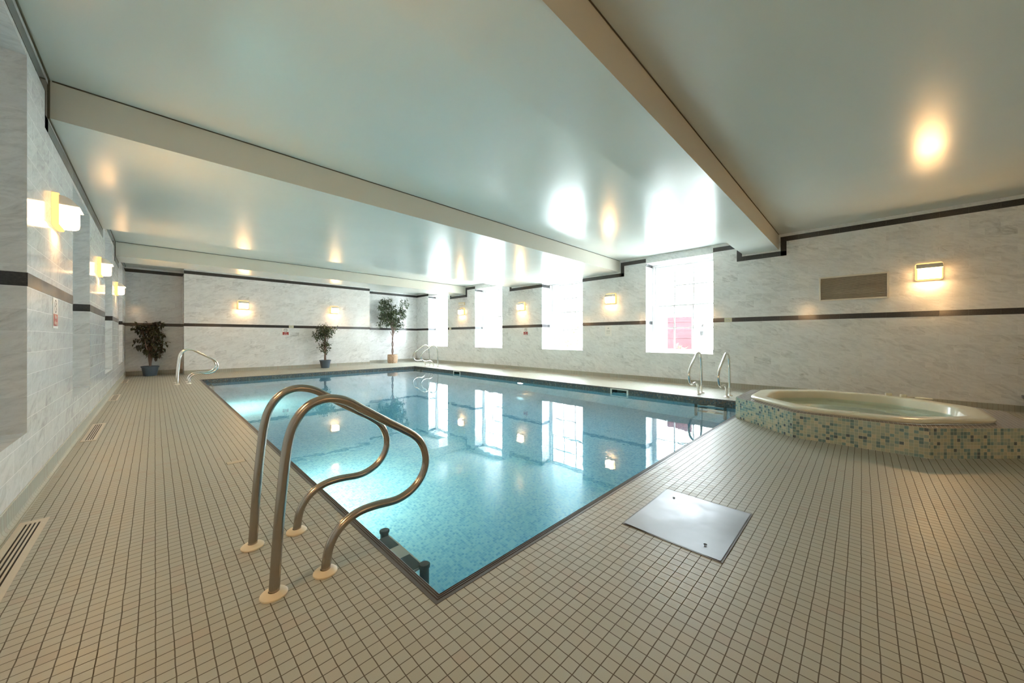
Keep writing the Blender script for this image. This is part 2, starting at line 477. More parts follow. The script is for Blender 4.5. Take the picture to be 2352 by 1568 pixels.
RECS = [(-0.9, 0.62, 0.49, 3.116), (2.62, 4.14, 0.49, 3.116), (6.09, 7.52, 0.49, 2.81), (9.62, 11.19, 0.49, 3.116), (13.0, 14.45, 0.49, 3.116)]
RDEP = 0.5
w = MB()
holed(w, lambda u, v: (XL, u, v), YB, YA, 0, ZC + .1, RECS)
for a, b, z0, z1 in RECS:
    x0 = XL - RDEP
    w.quad((x0, a, z0), (x0, b, z0), (x0, b, z1), (x0, a, z1))
    w.quad((XL, b, z0), (x0, b, z0), (x0, b, z1), (XL, b, z1))
    w.quad((XL, a, z0), (XL, a, z1), (x0, a, z1), (x0, a, z0))
    w.quad((XL, a, z0), (x0, a, z0), (x0, b, z0), (XL, b, z0))
    w.quad((XL, a, z1), (XL, b, z1), (x0, b, z1), (x0, a, z1))
w.build('wall_left', M['marble'], kind='structure')

w = MB()
holed(w, lambda u, v: (XR, u, v), YB, YA, 0, ZC + .1, WINS, flip=True)
for a, b, z0, z1 in WINS:
    x1 = XR + WDEP + 0.1
    w.quad((XR, b, z0), (XR, b, z1), (x1, b, z1), (x1, b, z0))
    w.quad((XR, a, z0), (x1, a, z0), (x1, a, z1), (XR, a, z1))
    w.quad((XR, a, z0), (XR, b, z0), (x1, b, z0), (x1, a, z0))
    w.quad((XR, a, z1), (x1, a, z1), (x1, b, z1), (XR, b, z1))
# outer skin so the wall has its thickness
holed(w, lambda u, v: (XR + WDEP + .1, u, v), YB, YA + .3, -0.3, ZC + .3, WINS)
w.build('wall_right', M['marble'], kind='structure')

XC0, XC1 = 0.64, 6.48
w = MB()
w.quad((XC0, YC, 0), (XC0, YC, ZC + .1), (XC1, YC, ZC + .1), (XC1, YC, 0))
w.build('wall_far', M['marble'], kind='structure')
w = MB()
w.quad((XL - .01, YA, 0), (XL - .01, YA, ZC + .1), (XC0, YA, ZC + .1), (XC0, YA, 0))
w.build('wall_alcove_left', M['marble'], kind='structure')
w = MB(); w.quad((XC0, YA, 0), (XC0, YC, 0), (XC0, YC, ZC + .1), (XC0, YA, ZC + .1))
w.build('wall_return_left', M['marble'], kind='structure')
w = MB()
w.quad((XC1, YA, 0), (XC1, YA, ZC + .1), (XR + .01, YA, ZC + .1), (XR + .01, YA, 0))
w.build('wall_alcove_right', M['marble'], kind='structure')
w = MB(); w.quad((XC1, YA, 0), (XC1, YC, 0), (XC1, YC, ZC + .1), (XC1, YA, ZC + .1))
w.build('wall_return_right', M['marble'], kind='structure')
w = MB(); w.quad((XL, YB, 0), (XR, YB, 0), (XR, YB, ZC + .1), (XL, YB, ZC + .1))
w.build('wall_back', M['marble'], kind='structure')

# ceiling slab and the dropped beams
w = MB(); w.box(XL - .2, YB - .1, ZC, XR + .2, YA + .2, ZC + .15)
w.build('ceiling', M['ceiling'], kind='structure')
for k, (a, b) in enumerate(BEAMS):
    w = MB()
    w.box(XL + .004, a, ZB, XR - .004, b, ZC + .01, skip='fk')
    w.quad((XL + .004, a, ZB), (XR - .004, a, ZB), (XR - .004, a, ZC), (XL + .004, a, ZC), mi=1)
    w.quad((XL + .004, b, ZB), (XL + .004, b, ZC), (XR - .004, b, ZC), (XR - .004, b, ZB), mi=1)
    w.build('ceiling_beam', [M['ceiling'], M['beamside']], kind='structure')
    g = MB()
    g.box(XL + .02, a - .006, ZC - .010, XR - .02, a - .0005, ZC - .001)
    g.build('trim_%d' % (k + 1), M['gap'], kind='structure')  # dark strip standing in for the shaded gap between beam and ceiling
g = MB()
segs = [(YB, BEAMS[0][0]), (BEAMS[0][1], BEAMS[1][0]), (BEAMS[1][1], BEAMS[2][0]), (BEAMS[2][1], YA)]
for a, b in segs: g.box(XL + .001, a, ZC - .014, XL + .010, b, ZC - .001)
for a, b in BEAMS:
    g.box(XL + .001, a - .004, ZB - .012, XL + .010, b + .004, ZB - .001)
    g.box(XL + .001, a - .02, ZB - .012, XL + .010, a - .006, ZC - .011)
g.build('trim_4', M['gap'], kind='structure')  # shade of the gap along the left wall, put in as dark strips

# dark granite bands: middle band and the stepped band under the ceiling
T = 0.003
def band_on_wall(mb, xs, sgn, gaps_mid, gaps_top):
    def run(a, b, z0, z1, gaps):
        cur = a
        for g0, g1 in sorted(gaps):
            if g1 <= a or g0 >= b: continue
            if g0 > cur: mb.box(min(xs, xs + sgn * T), cur, z0, max(xs, xs + sgn * T), g0, z1)
            cur = max(cur, g1)
        if cur < b: mb.box(min(xs, xs + sgn * T), cur, z0, max(xs, xs + sgn * T), b, z1)
    run(YB, YA, 1.51, 1.605, gaps_mid)
    y = YB
    for (a, b) in BEAMS:
        run(y, a - .03, 3.15, 3.25, gaps_top)
        run(a - .13, a - .03, 2.857, 3.15, [])
        run(a - .03, b + .03, 2.857, 2.957, [g for g in gaps_top if g[2]] if False else [(g[0], g[1]) for g in gaps_low])
        run(a - .13, a - .03, 2.857, 2.957, [])
        run(b + .03, b + .13, 2.857, 3.15, [])
        y = b + .03
    run(y, YA, 3.15, 3.25, gaps_top)
gaps_low = []
mb = MB()
band_on_wall(mb, XL, 1, [(r[0], r[1]) for r in RECS], [])
for a, b, z0, z1 in RECS:
    mb.box(XL - RDEP, b - T, 1.51, XL, b, 1.605); mb.box(XL - RDEP, a, 1.51, XL, a + T, 1.605); mb.box(XL - RDEP, a, 1.51, XL - RDEP + T, b, 1.605)
mb.build('trim_5', M['band'], kind='structure')
gaps_low = [(WINS[1][0], WINS[1][1])]
mb = MB()
wg = [(q[0], q[1]) for q in WINS]
band_on_wall(mb, XR, -1, wg, [wg[0], wg[2], wg[3]])
for i, (a, b, z0, z1) in enumerate(WINS):
    for y0, y1 in ((b - T, b), (a, a + T)):
        mb.box(XR, y0, 1.51, XR + WDEP - .02, y1, 1.605)
        t = (2.857, 2.957) if i == 1 else (3.05, 3.125)
        mb.box(XR, y0, t[0], XR + WDEP - .02, y1, t[1])
mb.build('trim_6', M['band'], kind='structure')
mb = MB()
for z0, z1 in ((1.51, 1.605), (3.15, 3.25)):
    mb.box(XL, YA - T, z0, XC0, YA, z1); mb.box(XC0, YC - T, z0, XC1, YC, z1); mb.box(XC1, YA - T, z0, XR, YA, z1)
    mb.box(XC0 - T, YC - T, z0, XC0, YA, z1); mb.box(XC1, YC - T, z0, XC1 + T, YA, z1)
mb.build('trim_7', M['band'], kind='structure')

# coved skirting of upright tiles
cove = [(0, 0), (0.035, 0), (0.022, 0.006), (0.013, 0.016), (0.009, 0.03), (0.008, 0.124), (0.004, 0.128), (0, 0.128)]
mb = MB(); mb.prism([(XL + p, q) for p, q in cove], 'y', YB, YA); mb.build('baseboard_left', M['cove'], kind='structure')
mb = MB(); mb.prism([(XR - p, q) for p, q in cove][::-1], 'y', YB, YA); mb.build('baseboard_right', M['cove'], kind='structure')
mb = MB()
for (a, b, yy) in ((XL, XC0, YA), (XC0, XC1, YC), (XC1, XR, YA)): mb.prism([(yy - p, q) for p, q in cove], 'x', a, b)
mb.build('baseboard_far', M['cove'], kind='structure')

# ------------------------------------------------------------------ floor and pool
tub_hole = []
for _k in range(-6, 6):      # the well of the hot tub, in slices
    _a, _b = _k * .15, (_k + 1) * .15
    _h = min(.86, .88 * 1.4142 - min(abs(_a), abs(_b)))
    tub_hole.append((6.32 + max(_a, -.86), 6.32 + min(_b, .86), .08 - _h, .08 + _h))
w = MB()
holed(w, lambda u, v: (u, v, 0.0), XL - .02, XR + .02, YB, YA, [(PX0, PX1, PY0, PY1)] + tub_hole)
w.build('floor', M['deck'], kind='structure')

pool = thing('swimming_pool', 'large rectangular indoor swimming pool lined with pale blue mosaic', 'pool', (0, 0, 0))
ix0, ix1, iy0, iy1 = PX0 + NW, PX1 - NW, PY0 + NW, PY1 - NW
w = MB()
w.quad((ix0, iy0, POOLZ), (ix1, iy0, POOLZ), (ix1, iy1, POOLZ), (ix0, iy1, POOLZ))
zt = -0.30
w.quad((ix0, iy0, POOLZ), (ix0, iy1, POOLZ), (ix0, iy1, zt), (ix0, iy0, zt))
w.quad((ix1, iy0, POOLZ), (ix1, iy0, zt), (ix1, iy1, zt), (ix1, iy1, POOLZ))
w.quad((ix0, iy1, POOLZ), (ix1, iy1, POOLZ), (ix1, iy1, zt), (ix0, iy1, zt))
w.quad((ix0, iy0, POOLZ), (ix0, iy0, zt), (ix1, iy0, zt), (ix1, iy0, POOLZ))
w.build('basin', M['pool'], pool)
SK = [(3.69, 4.13), (9.83, 10.23)]
w = MB()
w.quad((ix0, iy0, zt), (ix0, iy1, zt), (ix0, iy1, -.012), (ix0, iy0, -.012))
holed(w, lambda u, v: (ix1, u, v), iy0, iy1, zt, -.012, [(a + .04, b - .04, -.235, -.035) for a, b in SK], flip=True)
w.quad((ix0, iy1, zt), (ix1, iy1, zt), (ix1, iy1, -.012), (ix0, iy1, -.012))
w.quad((ix0, iy0, zt), (ix0, iy0, -.012), (ix1, iy0, -.012), (ix1, iy0, zt))
w.build('waterline_tiles', M['waterline'], pool)
# ribbed nosing around the edge: a profile run round the four sides
prof = [(0.0, -.02), (0.0, .0015), (.016, .0015), (.018, -.0035), (.021, -.0035), (.023, .0015), (.027, .0015), (.029, -.0035), (.032, -.0035), (.034, .0015), (.038, .0015), (.040, -.0035), (.043, -.0035), (.045, .0010), (.050, -.003), (NW, -.012)]
def nose(side, a0, a1):
    m_ = MB()
    n_ = len(prof)
    def P(q, t, end):
        d = q[0]
        if side == 'x0': return (PX0 + d, a0 + d if end == 0 else a1 - d, q[1])
        if side == 'x1': return (PX1 - d, a0 + d if end == 0 else a1 - d, q[1])
        if side == 'y0': return (a0 + d if end == 0 else a1 - d, PY0 + d, q[1])
        return (a0 + d if end == 0 else a1 - d, PY1 - d, q[1])
    for i in range(n_ - 1):
        q = [P(prof[i], 0, 0), P(prof[i], 0, 1), P(prof[i + 1], 0, 1), P(prof[i + 1], 0, 0)]
        m_.quad(*q)
    return m_
w = MB()
for sd, a0, a1 in (('x0', PY0, PY1), ('x1', PY0, PY1), ('y0', PX0, PX1), ('y1', PX0, PX1)):
    q = nose(sd, a0, a1); k = len(w.v); w.v += q.v; w.f += [tuple(k + i for i in f) for f in q.f]; w.mi += q.mi
w.build('nosing', M['nosing'], pool)
for a, b in SK:
    w = MB()
    x = ix1 - .004
    w.box(x, a, -.28, x + .008, a + .04, -.012); w.box(x, b - .04, -.28, x + .008, b, -.012)
    w.box(x, a + .04, -.035, x + .008, b - .04, -.012); w.box(x, a + .04, -.28, x + .008, b - .04, -.235)
    sk = w.build('skimmer_frame', M['whiteplastic'], pool)
    w = MB()
    w.box(ix1, a + .04, -.235, ix1 + .25, b - .04, -.035, skip='l')
    w.build('skimmer_throat', M['rubber'], sk)

w = MB(); w.box(ix0 - .02, iy0 - .02, POOLZ - .02, ix1 + .02, iy1 + .02, ZW)
tag(w.build('pool_water', M['water']), 'still clear turquoise water filling the swimming pool', 'water', kind='stuff')

# underwater lamps
def pool_lamp(x, y, z, sgn, glow, label, r=0.1):
    t = thing('underwater_light', label, 'pool light', (x, y, z), 0, 'round lamps set in the pool side walls')
    m_ = MB()
    def ring(r_, d): return [(sgn * d, r_ * math.cos(2 * PI * j / 28), r_ * math.sin(2 * PI * j / 28)) for j in range(28)]
    rings = [ring(r + .03, 0.0), ring(r + .03, .012), ring(r, .02), ring(r, .012)]
    for R_ in rings: m_.v += R_
    for i in range(3):
        for j in range(28):
            a, b = i * 28 + j, i * 28 + (j + 1) % 28
            m_.f.append((a, b, b + 28, a + 28)); m_.mi.append(0)
    m_.build('bezel', M['whiteplastic'], t, smooth=True)
    m_ = MB(); m_.poly(ring(r, .014)); m_.build('lens', glow, t)
    return t
a_ = pool_lamp(ix0 + .02, 4.3, -.85, 1, M['poollamp'], 'bright underwater lamp on the pool wall beside the nearest handrails', .085); a_.rotation_euler = (0, .35, 0)
a_ = pool_lamp(ix0 + .02, 9.5, -.85, 1, M['poollamp'], 'bright underwater lamp low on the left pool wall near the far corner', .085); a_.rotation_euler = (0, .5, 0)
pool_lamp(ix1, 6.98, -.5, -1, M['poollampdim'], 'oval looking underwater lamp on pool wall below the two middle windows')

# ------------------------------------------------------------------ handrails
RP = [(0.375, 0.0), (0.392, 0.283), (0.413, 0.53), (0.430, 0.668), (0.457, 0.757), (0.507, 0.821), (0.57, 0.848), (0.634, 0.846), (0.702, 0.820), (0.789, 0.762), (0.92, 0.676), (1.064, 0.582), (1.125, 0.510), (1.150, 0.416), (1.127, 0.333), (1.064, 0.268), (0.967, 0.236), (0.841, 0.245), (0.757, 0.242), (0.687, 0.217), (0.634, 0.170), (0.602, 0.102), (0.588, 0.0)]
def catmull(P, k=5):
    out = []
    Q = [P[0]] + P + [P[-1]]
    for i in range(1, len(Q) - 2):
        p0, p1, p2, p3 = Q[i - 1], Q[i], Q[i + 1], Q[i + 2]
        for j in range(k):
            t = j / k
            out.append(tuple(0.5 * (2 * p1[c] + (p2[c] - p0[c]) * t + (2 * p0[c] - 5 * p1[c] + 4 * p2[c] - p3[c]) * t * t + (3 * p1[c] - p0[c] - 3 * p2[c] + p3[c]) * t ** 3) for c in range(len(p1))))
    out.append(tuple(P[-1])); return out
rp = catmull([(a - .588, b) for a, b in RP])
def rail(name, label, metal, flange, big, grp):
    t = thing(name, label, 'handrail', group=grp)
    m_ = MB(); m_.tube([(a, 0, max(b, .002)) for a, b in rp], 0.0215, 20); m_.build('tube', metal, t, smooth=True)
    for fx in (rp[0][0], 0.0):
        m_ = MB()
        R_ = .054 if big else .05
        m_.lathe([(R_, 0.0005), (R_, .007), (R_ - .006, .013), (.03, .018), (.0225, .02)], fx, 0, 36, caps=False)
        m_.build('flange', flange, t, smooth=True)
    return t
gr = 'curved steel handrails at the pool ladders'
r1 = rail('pool_handrail', 'curved steel handrail with cream floor discs, nearest to the camera', M['steel'], M['cream'], True, gr)
r1.location = (0.588, 1.87, 0)
dup(r1, (0.592, 2.385, 0), 0, 'curved steel handrail with cream floor discs just behind the nearest one')
r2 = rail('pool_handrail', 'shiny curved handrail at far left pool corner, the nearer of the overlapping pair', M['chrome'], M['alu'], False, gr)
r2.location = (0.60, 12.0, 0)
dup(r2, (0.60, 12.5, 0), 0, 'shiny curved handrail at far left pool corner, mostly hidden behind its twin')
dup(r2, (7.80, 12.1, 0), PI, 'bright handrail at the far right pool corner, the right one of the pair')
dup(r2, (7.76, 12.65, 0), PI, 'bright handrail at the far right pool corner, the left one of the pair')
dup(r2, (7.83, 1.87, 0), PI, 'steel handrail standing right next to the tiled hot tub')
dup(r2, (7.83, 2.38, 0), PI, 'steel handrail below the window with the red door, left of the hot tub one')

def ladder(label):
    t = thing('pool_ladder', label, 'ladder', group='submerged ladders on the pool side walls')
    for yy in (-.245, .245):
        m_ = MB(); m_.tube([(.16, yy, -1.15), (.16, yy, -.165)], .026, 16)
        u_ = m_.build('upright', M['rubber'], t, smooth=True)
        m_ = MB(); m_.lathe([(.031, -.165), (.032, -.14), (.026, -.13), (.0, -.128)], .16, yy, 20, caps=False); m_.build('end_cap', M['rubber'], u_, smooth=True)
    for z in (-.20, -.50, -.80):
        m_ = MB(); m_.box(.03, -.215, z - .015, .18, .215, z + .010); s_ = m_.build('tread', M['ladderframe'], t, bevel=.004)
        for y0, y1 in ((-.21, -.065), (.065, .21)):
            m_ = MB(); m_.box(.042, y0, z + .0102, .168, y1, z + .0135); m_.build('grip_pad', M['rubber'], s_)
    return t
M['ladderframe'] = simple('pale_ladder_plastic', (0.62, 0.64, 0.58), 0.35)
l1 = ladder('submerged dark ladder with pale centre treads in the nearest pool corner')
l1.location = (ix0, 1.99, 0)
dup(l1, (ix0, 12.25, 0), 0, 'submerged dark ladder below the far left handrails')
dup(l1, (ix1, 12.37, 0), PI, 'submerged ladder below the far right handrails')
dup(l1, (ix1, 2.0, 0), PI, 'submerged ladder under water beside the hot tub')

# ------------------------------------------------------------------ windows
def window(idx, a, b, z0, z1):
    t = thing('window_%d' % idx, None, None, (XR + WDEP, (a + b) / 2, z0), kind='structure')
    W, Hh = b - a, z1 - z0
    hw = W / 2
    def mesh(name, boxes, mat, par, bv=0.0):
        m_ = MB()
        for q in boxes: m_.box(*q)
        return m_.build(name, mat, par, bevel=bv)
    fw = .055
    mesh('window_frame', [(0, -hw, 0, .1, -hw + fw, Hh), (0, hw - fw, 0, .1, hw, Hh), (0, -hw + fw, Hh - .05, .1, hw - fw, Hh), (0, -hw + fw, 0, .1, hw - fw, .045),
                          (-.012, -hw, 0, 0, -hw + .03, Hh), (-.012, hw - .03, 0, 0, hw, Hh), (-.012, -hw + .03, Hh - .025, 0, hw - .03, Hh)], M['white'], t, .003)
    zm = 2.0 - z0
    for nm, x0, za, zb in (('lower_sash', .012, .045, zm + .02), ('upper_sash', .052, zm - .02, Hh - .05)):
        x1 = x0 + .036
        st = .05
        o = mesh(nm, [(x0, -hw + fw, za, x1, -hw + fw + st, zb), (x0, hw - fw - st, za, x1, hw - fw, zb), (x0, -hw + fw + st, za, x1, hw - fw - st, za + (.05 if 'low' in nm else .04)), (x0, -hw + fw + st, zb - .04, x1, hw - fw - st, zb)], M['white'], t, .002)
        ya, yb = -hw + fw + st, hw - fw - st
        bars = []
        for k in (1, 2):
            yy = ya + (yb - ya) * k / 3; bars.append((x0 + .008, yy - .015, za + .04, x1 - .008, yy + .015, zb - .04))
        zz = (za + zb) / 2; bars.append((x0 + .009, ya, zz - .015, x1 - .009, yb, zz + .015))
        mesh('glazing_bar', bars, M['white'], o)
        m_ = MB(); xc = x0 + .018
        m_.quad((xc, ya, za + .04), (xc, yb, za + .04), (xc, yb, zb - .04), (xc, ya, zb - .04)); m_.build('pane', M['glass'], o)
    mesh('sill', [(-WDEP - .012, -hw + .001, -.004, 0.001, hw - .001, .006)], M['white'], t)
    # white lining boards of the window head
    mesh('head_lining', [(-WDEP + .001, -hw + .002, Hh - .004, 0, hw - .002, Hh - .001)], M['white'], t)
    return t
for i, q in enumerate(WINS): window(i + 1, *q)

# ------------------------------------------------------------------ wall lamps
def sconce(label, loc, rotz, grp='box wall lamps on the marble walls'):
    """local: wall plane x=0, lamp sticks out to +x, z=0 at its lower edge"""
    t = thing('wall_lamp', label, 'wall lamp', loc, rotz, grp)
    t.scale = (1, 1, .82)
    def rr(w_, h_, r_, z0, k=6):
        pts = []
        for cx_, cz_, a0 in ((w_ / 2 - r_, z0 + r_, -90), (w_ / 2 - r_, z0 + h_ - r_, 0), (-w_ / 2 + r_, z0 + h_ - r_, 90), (-w_ / 2 + r_, z0 + r_, 180)):
            for j in range(k + 1):
                a = math.radians(a0 + 90 * j / k); pts.append((cx_ + r_ * math.cos(a), cz_ + r_ * math.sin(a)))
        return pts
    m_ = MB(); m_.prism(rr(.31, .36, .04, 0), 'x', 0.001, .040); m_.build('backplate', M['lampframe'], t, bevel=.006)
    # thick glass diffuser box: side profile in x-z, run along y
    pr = [(.040, .030), (.098, .034), (.122, .046), (.130, .066), (.132, .10), (.132, .235), (.040, .235)]
    m_ = MB(); m_.prism(pr, 'y', -.128, .128); m_.mi[-2] = 1; m_.mi[-1] = 1; d = m_.build('diffuser', [M['lampglow'], M['lampside']], t)
    # opaque hood sloping down to an overhanging lip
    pr3 = [(.040, .335), (.072, .330), (.112, .302), (.136, .262), (.156, .238), (.150, .233), (.040, .236)]
    m_ = MB(); m_.prism(pr3, 'y', -.145, .145); m_.build('hood', M['whiteplastic'], t, bevel=.003)
    return t
SZ = 2.12
s0 = sconce('glowing wall lamp on the left wall, the largest and nearest of three', (XL, 5.1, SZ), 0)
dup(s0, (XL, 8.57, SZ), 0, 'glowing wall lamp in the middle of the three on the left wall')
dup(s0, (XL, 12.08, SZ), 0, 'glowing wall lamp on the left wall, the farthest of three')
dup(s0, (XL, 1.6, SZ), 0, 'glowing wall lamp on the left wall outside the frame')
dup(s0, (XL, -1.9, SZ), 0, 'added glowing wall lamp on the left wall, unseen behind the camera')  # added out of view for more warm light on the nearest beam
dup(s0, (3.0, YB, SZ), PI / 2, 'added glowing wall lamp on the unseen wall behind the camera')  # extra lamp, never in view, added to warm the near end of the room
dup(s0, (2.12, YC, SZ), -PI / 2, 'lit wall lamp on the far wall, left of two, above bare marble')
dup(s0, (5.05, YC, SZ), -PI / 2, 'lit wall lamp on the far wall above the small blue potted ficus')
for y_, lb in ((-.8, 'lit wall lamp beside the ventilation grille above the hot tub'), (5.1, 'lit wall lamp on window wall above the white paper notice'),
               (8.6, 'lit wall lamp on window wall above the no diving sign'), (12.07, 'lit wall lamp under the small box on the window wall')):
    dup(s0, (XR, y_, SZ), PI, lb)
t = thing('emergency_light', 'small beige box light mounted above a wall lamp', 'light', (XR, 12.07, 2.52))
m_ = MB(); m_.box(-.07, -.19, 0, -.001, .19, .13); m_.build('housing', M['cream'], t, bevel=.01)
m_ = MB(); m_.box(-.085, -.17, .01, -.07, .17, .075); m_.build('lens_cover', M['whiteplastic'], t, bevel=.004)

# ------------------------------------------------------------------ vents, grilles and lids
t = thing('ventilation_grille', 'wide aluminium framed ventilation grille with fine dark louvres', 'vent', (XR, .13, 1.863))
m_ = MB()
for q in ((-.02, -.472, 0, -.001, -.445, .468), (-.02, .445, 0, -.001, .472, .468), (-.02, -.445, .441, -.001, .445, .468), (-.02, -.445, 0, -.001, .445, .027)): m_.box(*q)
m_.build('frame', M['alu'], t, bevel=.003)
m_ = MB()
for k in range(26):
    z = .034 + k * .0157
    m_.quad((-.016, -.445, z), (-.016, .445, z), (-.004, .445, z + .011), (-.004, -.445, z + .011))
    m_.quad((-.016, -.445, z), (-.004, -.445, z + .011), (-.004, .445, z + .011), (-.016, .445, z))
m_.build('louvres', M['louvre'], t)
m_ = MB(); m_.box(-.003, -.445, .027, -.0015, .445, .441); m_.build('backing', M['ventback'], t)

def floor_grille(label, loc, L, W=.115):
    t = thing('floor_grille', label, 'floor grille', loc, 0, 'slotted metal grilles in the floor along the walls')
    e = .05; sl = .062
    xs = [-W / 2, -W / 2 + .028]
    m_ = MB(); h = .004
    x0, x1 = -W / 2 + .028, W / 2 - .028
    m_.box(-W / 2, -L / 2, .0003, x0, L / 2, h); m_.box(x1, -L / 2, .0003, W / 2, L / 2, h)
    m_.box(x0, -L / 2, .0003, x1, -L / 2 + e, h); m_.box(x0, L / 2 - e, .0003, x1, L / 2, h)
    m_.build('frame', M['grille'], t)
    nb = 3; wid = (x1 - x0); bw = wid / 7
    m_ = MB()
    for k in range(nb):
        c_ = x0 + bw * (1 + 2 * k); m_.box(c_, -L / 2 + e, .0005, c_ + bw, L / 2 - e, h - .0005)
    m_.build('bars', M['grille'], t)
    m_ = MB(); m_.box(x0, -L / 2 + e, .0002, x1, L / 2 - e, .0008); m_.build('slot_backing', M['black'], t)
    for yy in (-L / 2 + .09, L / 2 - .09, 0):
        for xx in (-W / 2 + .014, W / 2 - .014):
            m_ = MB(); m_.lathe([(.004, h), (.004, h + .0006)], xx, yy, 10); m_.build('screw', M['alu'], t)
    return t
floor_grille('slotted floor grille cut by the bottom left corner of the photo', (-.53, 3.13, 0), 1.14)
floor_grille('slotted floor grille along left wall, second from the camera', (-.52, 6.68, 0), 1.14)
floor_grille('slotted floor grille along left wall below the third recess', (-.54, 10.2, 0), 1.0)
floor_grille('slotted floor grille near the bronze leaved plant', (-.55, 13.8, 0), 1.05)
floor_grille('pale floor grille under the window with garden view', (9.06, 6.65, 0), 1.14, .1)
floor_grille('pale floor grille under the window with the red door', (9.06, 3.25, 0), 1.0, .1)

M['plate2'] = simple('tile_coloured_cover', (0.42, 0.38, 0.27), 0.35)
t = thing('floor_hatch', 'square brushed metal access hatch in the tiled floor', 'hatch', (2.385, .781, 0))
m_ = MB(); m_.box(-.352, -.276, .0003, .352, .276, .003); m_.build('frame', M['nosing'], t)
m_ = MB()
N_ = 14
for i in range(N_):
    for j in range(N_):
        def q_(a, b):
            x = -.342 + .684 * a / N_; y = -.266 + .532 * b / N_
            return (x, y, .0055 + .0022 * math.sin(x * 9 + 1) * math.cos(y * 8 + .5) )
        m_.quad(q_(i, j), q_(i + 1, j), q_(i + 1, j + 1), q_(i, j + 1))
m_.build('cover_plate', M['plate'], t, smooth=True)
for hx, hy in ((.226, .175), (-.243, -.165)):
    m_ = MB(); m_.lathe([(.009, .0082), (.009, .0092)], hx, hy, 14); m_.build('lifting_hole', M['black'], t)
for lb, x, y in (('small rectangular lid set in the floor left of the handrails', .53, 4.12), ('small rectangular floor lid near the far left handrails', .49, 10.2)):
    t = thing('deck_plate', lb, 'floor plate', (x, y, 0), 0, 'small plates in the floor')
    m_ = MB(); m_.box(-.07, -.04, .0002, .07, .04, .0009); m_.build('rim', M['gap'], t)
    m_ = MB(); m_.box(-.066, -.036, .0009, .066, .036, .002); m_.build('cover', M['plate2'], t)

# ------------------------------------------------------------------ hot tub
CX, CY = 6.43, 0.055
def octo(cx_, cy_, ap, z=None, rx=1.0, ry=1.0):
    R_ = ap / math.cos(PI / 8)
    return [(cx_ + rx * R_ * math.cos(PI / 8 + k * PI / 4), cy_ + ry * R_ * math.sin(PI / 8 + k * PI / 4)) for k in range(8)]
spa = thing('hot_tub', 'raised octagonal hot tub clad in green and dark mosaic with cream shell', 'hot tub', (CX, CY, 0))
o8 = octo(0, 0, 1.245)
m_ = MB(); acc = 0.0
for k in range(8):
    a, b = o8[k], o8[(k + 1) % 8]
    L = math.dist(a, b)
    m_.quad((*a, 0.0005), (*b, 0.0005), (*b, .29), (*a, .29), uv=[(acc, .001), (acc + L, .001), (acc + L, .2905), (acc, .2905)])
    acc = math.ceil((acc + L) / .032 + 3) * .032
m_.build('mosaic_side', M['spa_side'], spa)
SX, SY = -.11, .025
def rocto(ap, k=5, r_=.16):
    """octagon with softened corners"""
    P = octo(SX, SY, ap); out = []
    for i in range(8):
        p0, p1, p2 = Vector(P[i - 1]), Vector(P[i]), Vector(P[(i + 1) % 8])
        a = p1 + (p0 - p1).normalized() * r_; b = p1 + (p2 - p1).normalized() * r_
        for j in range(k + 1):
            t_ = j / k
            out.append(tuple((1 - t_) ** 2 * a + 2 * t_ * (1 - t_) * p1 + t_ * t_ * b))
    return out
def loft(m_, rings):
    k0 = len(m_.v); n_ = len(rings[0])
    for R_ in rings: m_.v += R_
    for i in range(len(rings) - 1):
        for j in range(n_):
            a, b = k0 + i * n_ + j, k0 + i * n_ + (j + 1) % n_
            m_.f.append((a, b, b + n_, a + n_)); m_.mi.append(0)
    return k0, n_
# top ledge with opening for the shell
m_ = MB()
inner = rocto(1.0)
n_i = len(inner)
outer = []
per = n_i // 8
for i in range(8):
    for j in range(per): outer.append(o8[i])
loft(m_, [[(x, y, .29) for x, y in outer], [(x, y, .29) for x, y in inner]])
m_.build('mosaic_top', M['spa_top'], spa)
def ring3(ap, z, r_=.16): return [(x, y, z) for x, y in rocto(ap, r_=r_)]
m_ = MB()
k0, n_ = loft(m_, [ring3(1.035, .291), ring3(1.05, .305), ring3(1.052, .322), ring3(1.04, .335), ring3(1.0, .340), ring3(.90, .338), ring3(.875, .333), ring3(.86, .315), ring3(.84, .1), ring3(.80, -.05), ring3(.74, -.09, .12), ring3(.55, -.10, .1), ring3(.50, -.13, .1), ring3(.45, -.45, .1), ring3(.40, -.5, .08)])
m_.f.append(tuple(k0 + 14 * n_ + j for j in range(n_))); m_.mi.append(0)
m_.build('shell', M['acrylic'], spa, smooth=True)
for lb, x, y, r_ in (('air_knob', 7.249, -.265, .035), ('air_knob', 7.202, -.40, .035)):
    m_ = MB(); m_.lathe([(r_, .338), (r_, .368), (r_ * .8, .376), (.0, .377)], x - CX, y - CY, 20, caps=False); m_.build('air_knob', M['acrylic'], spa, smooth=True)
m_ = MB(); m_.box(7.13 - CX, -.66 - CY, .338, 7.21 - CX, -.50 - CY, .356); m_.build('control_pad', M['acrylic'], spa, bevel=.008)
m_ = MB(); m_.lathe([(.03, .338), (.03, .346), (.0, .348)], 5.36 - CX, .05 - CY, 18, caps=False); m_.build('air_knob', M['acrylic'], spa, smooth=True)
for k in range(6):
    a = k * PI / 3 + .3
    m_ = MB()
    c_ = Vector((SX + .835 * math.cos(a), SY + .835 * math.sin(a), .02)); d_ = Vector((math.cos(a), math.sin(a), 0))
    m_.tube([c_ + d_ * .03, c_ - d_ * .02], .035, 16); m_.build('water_jet', M['chrome'], spa, smooth=True)
m_ = MB(); m_.poly([(CX + x, CY + y, .235) for x, y, z in ring3(.853, .235)])
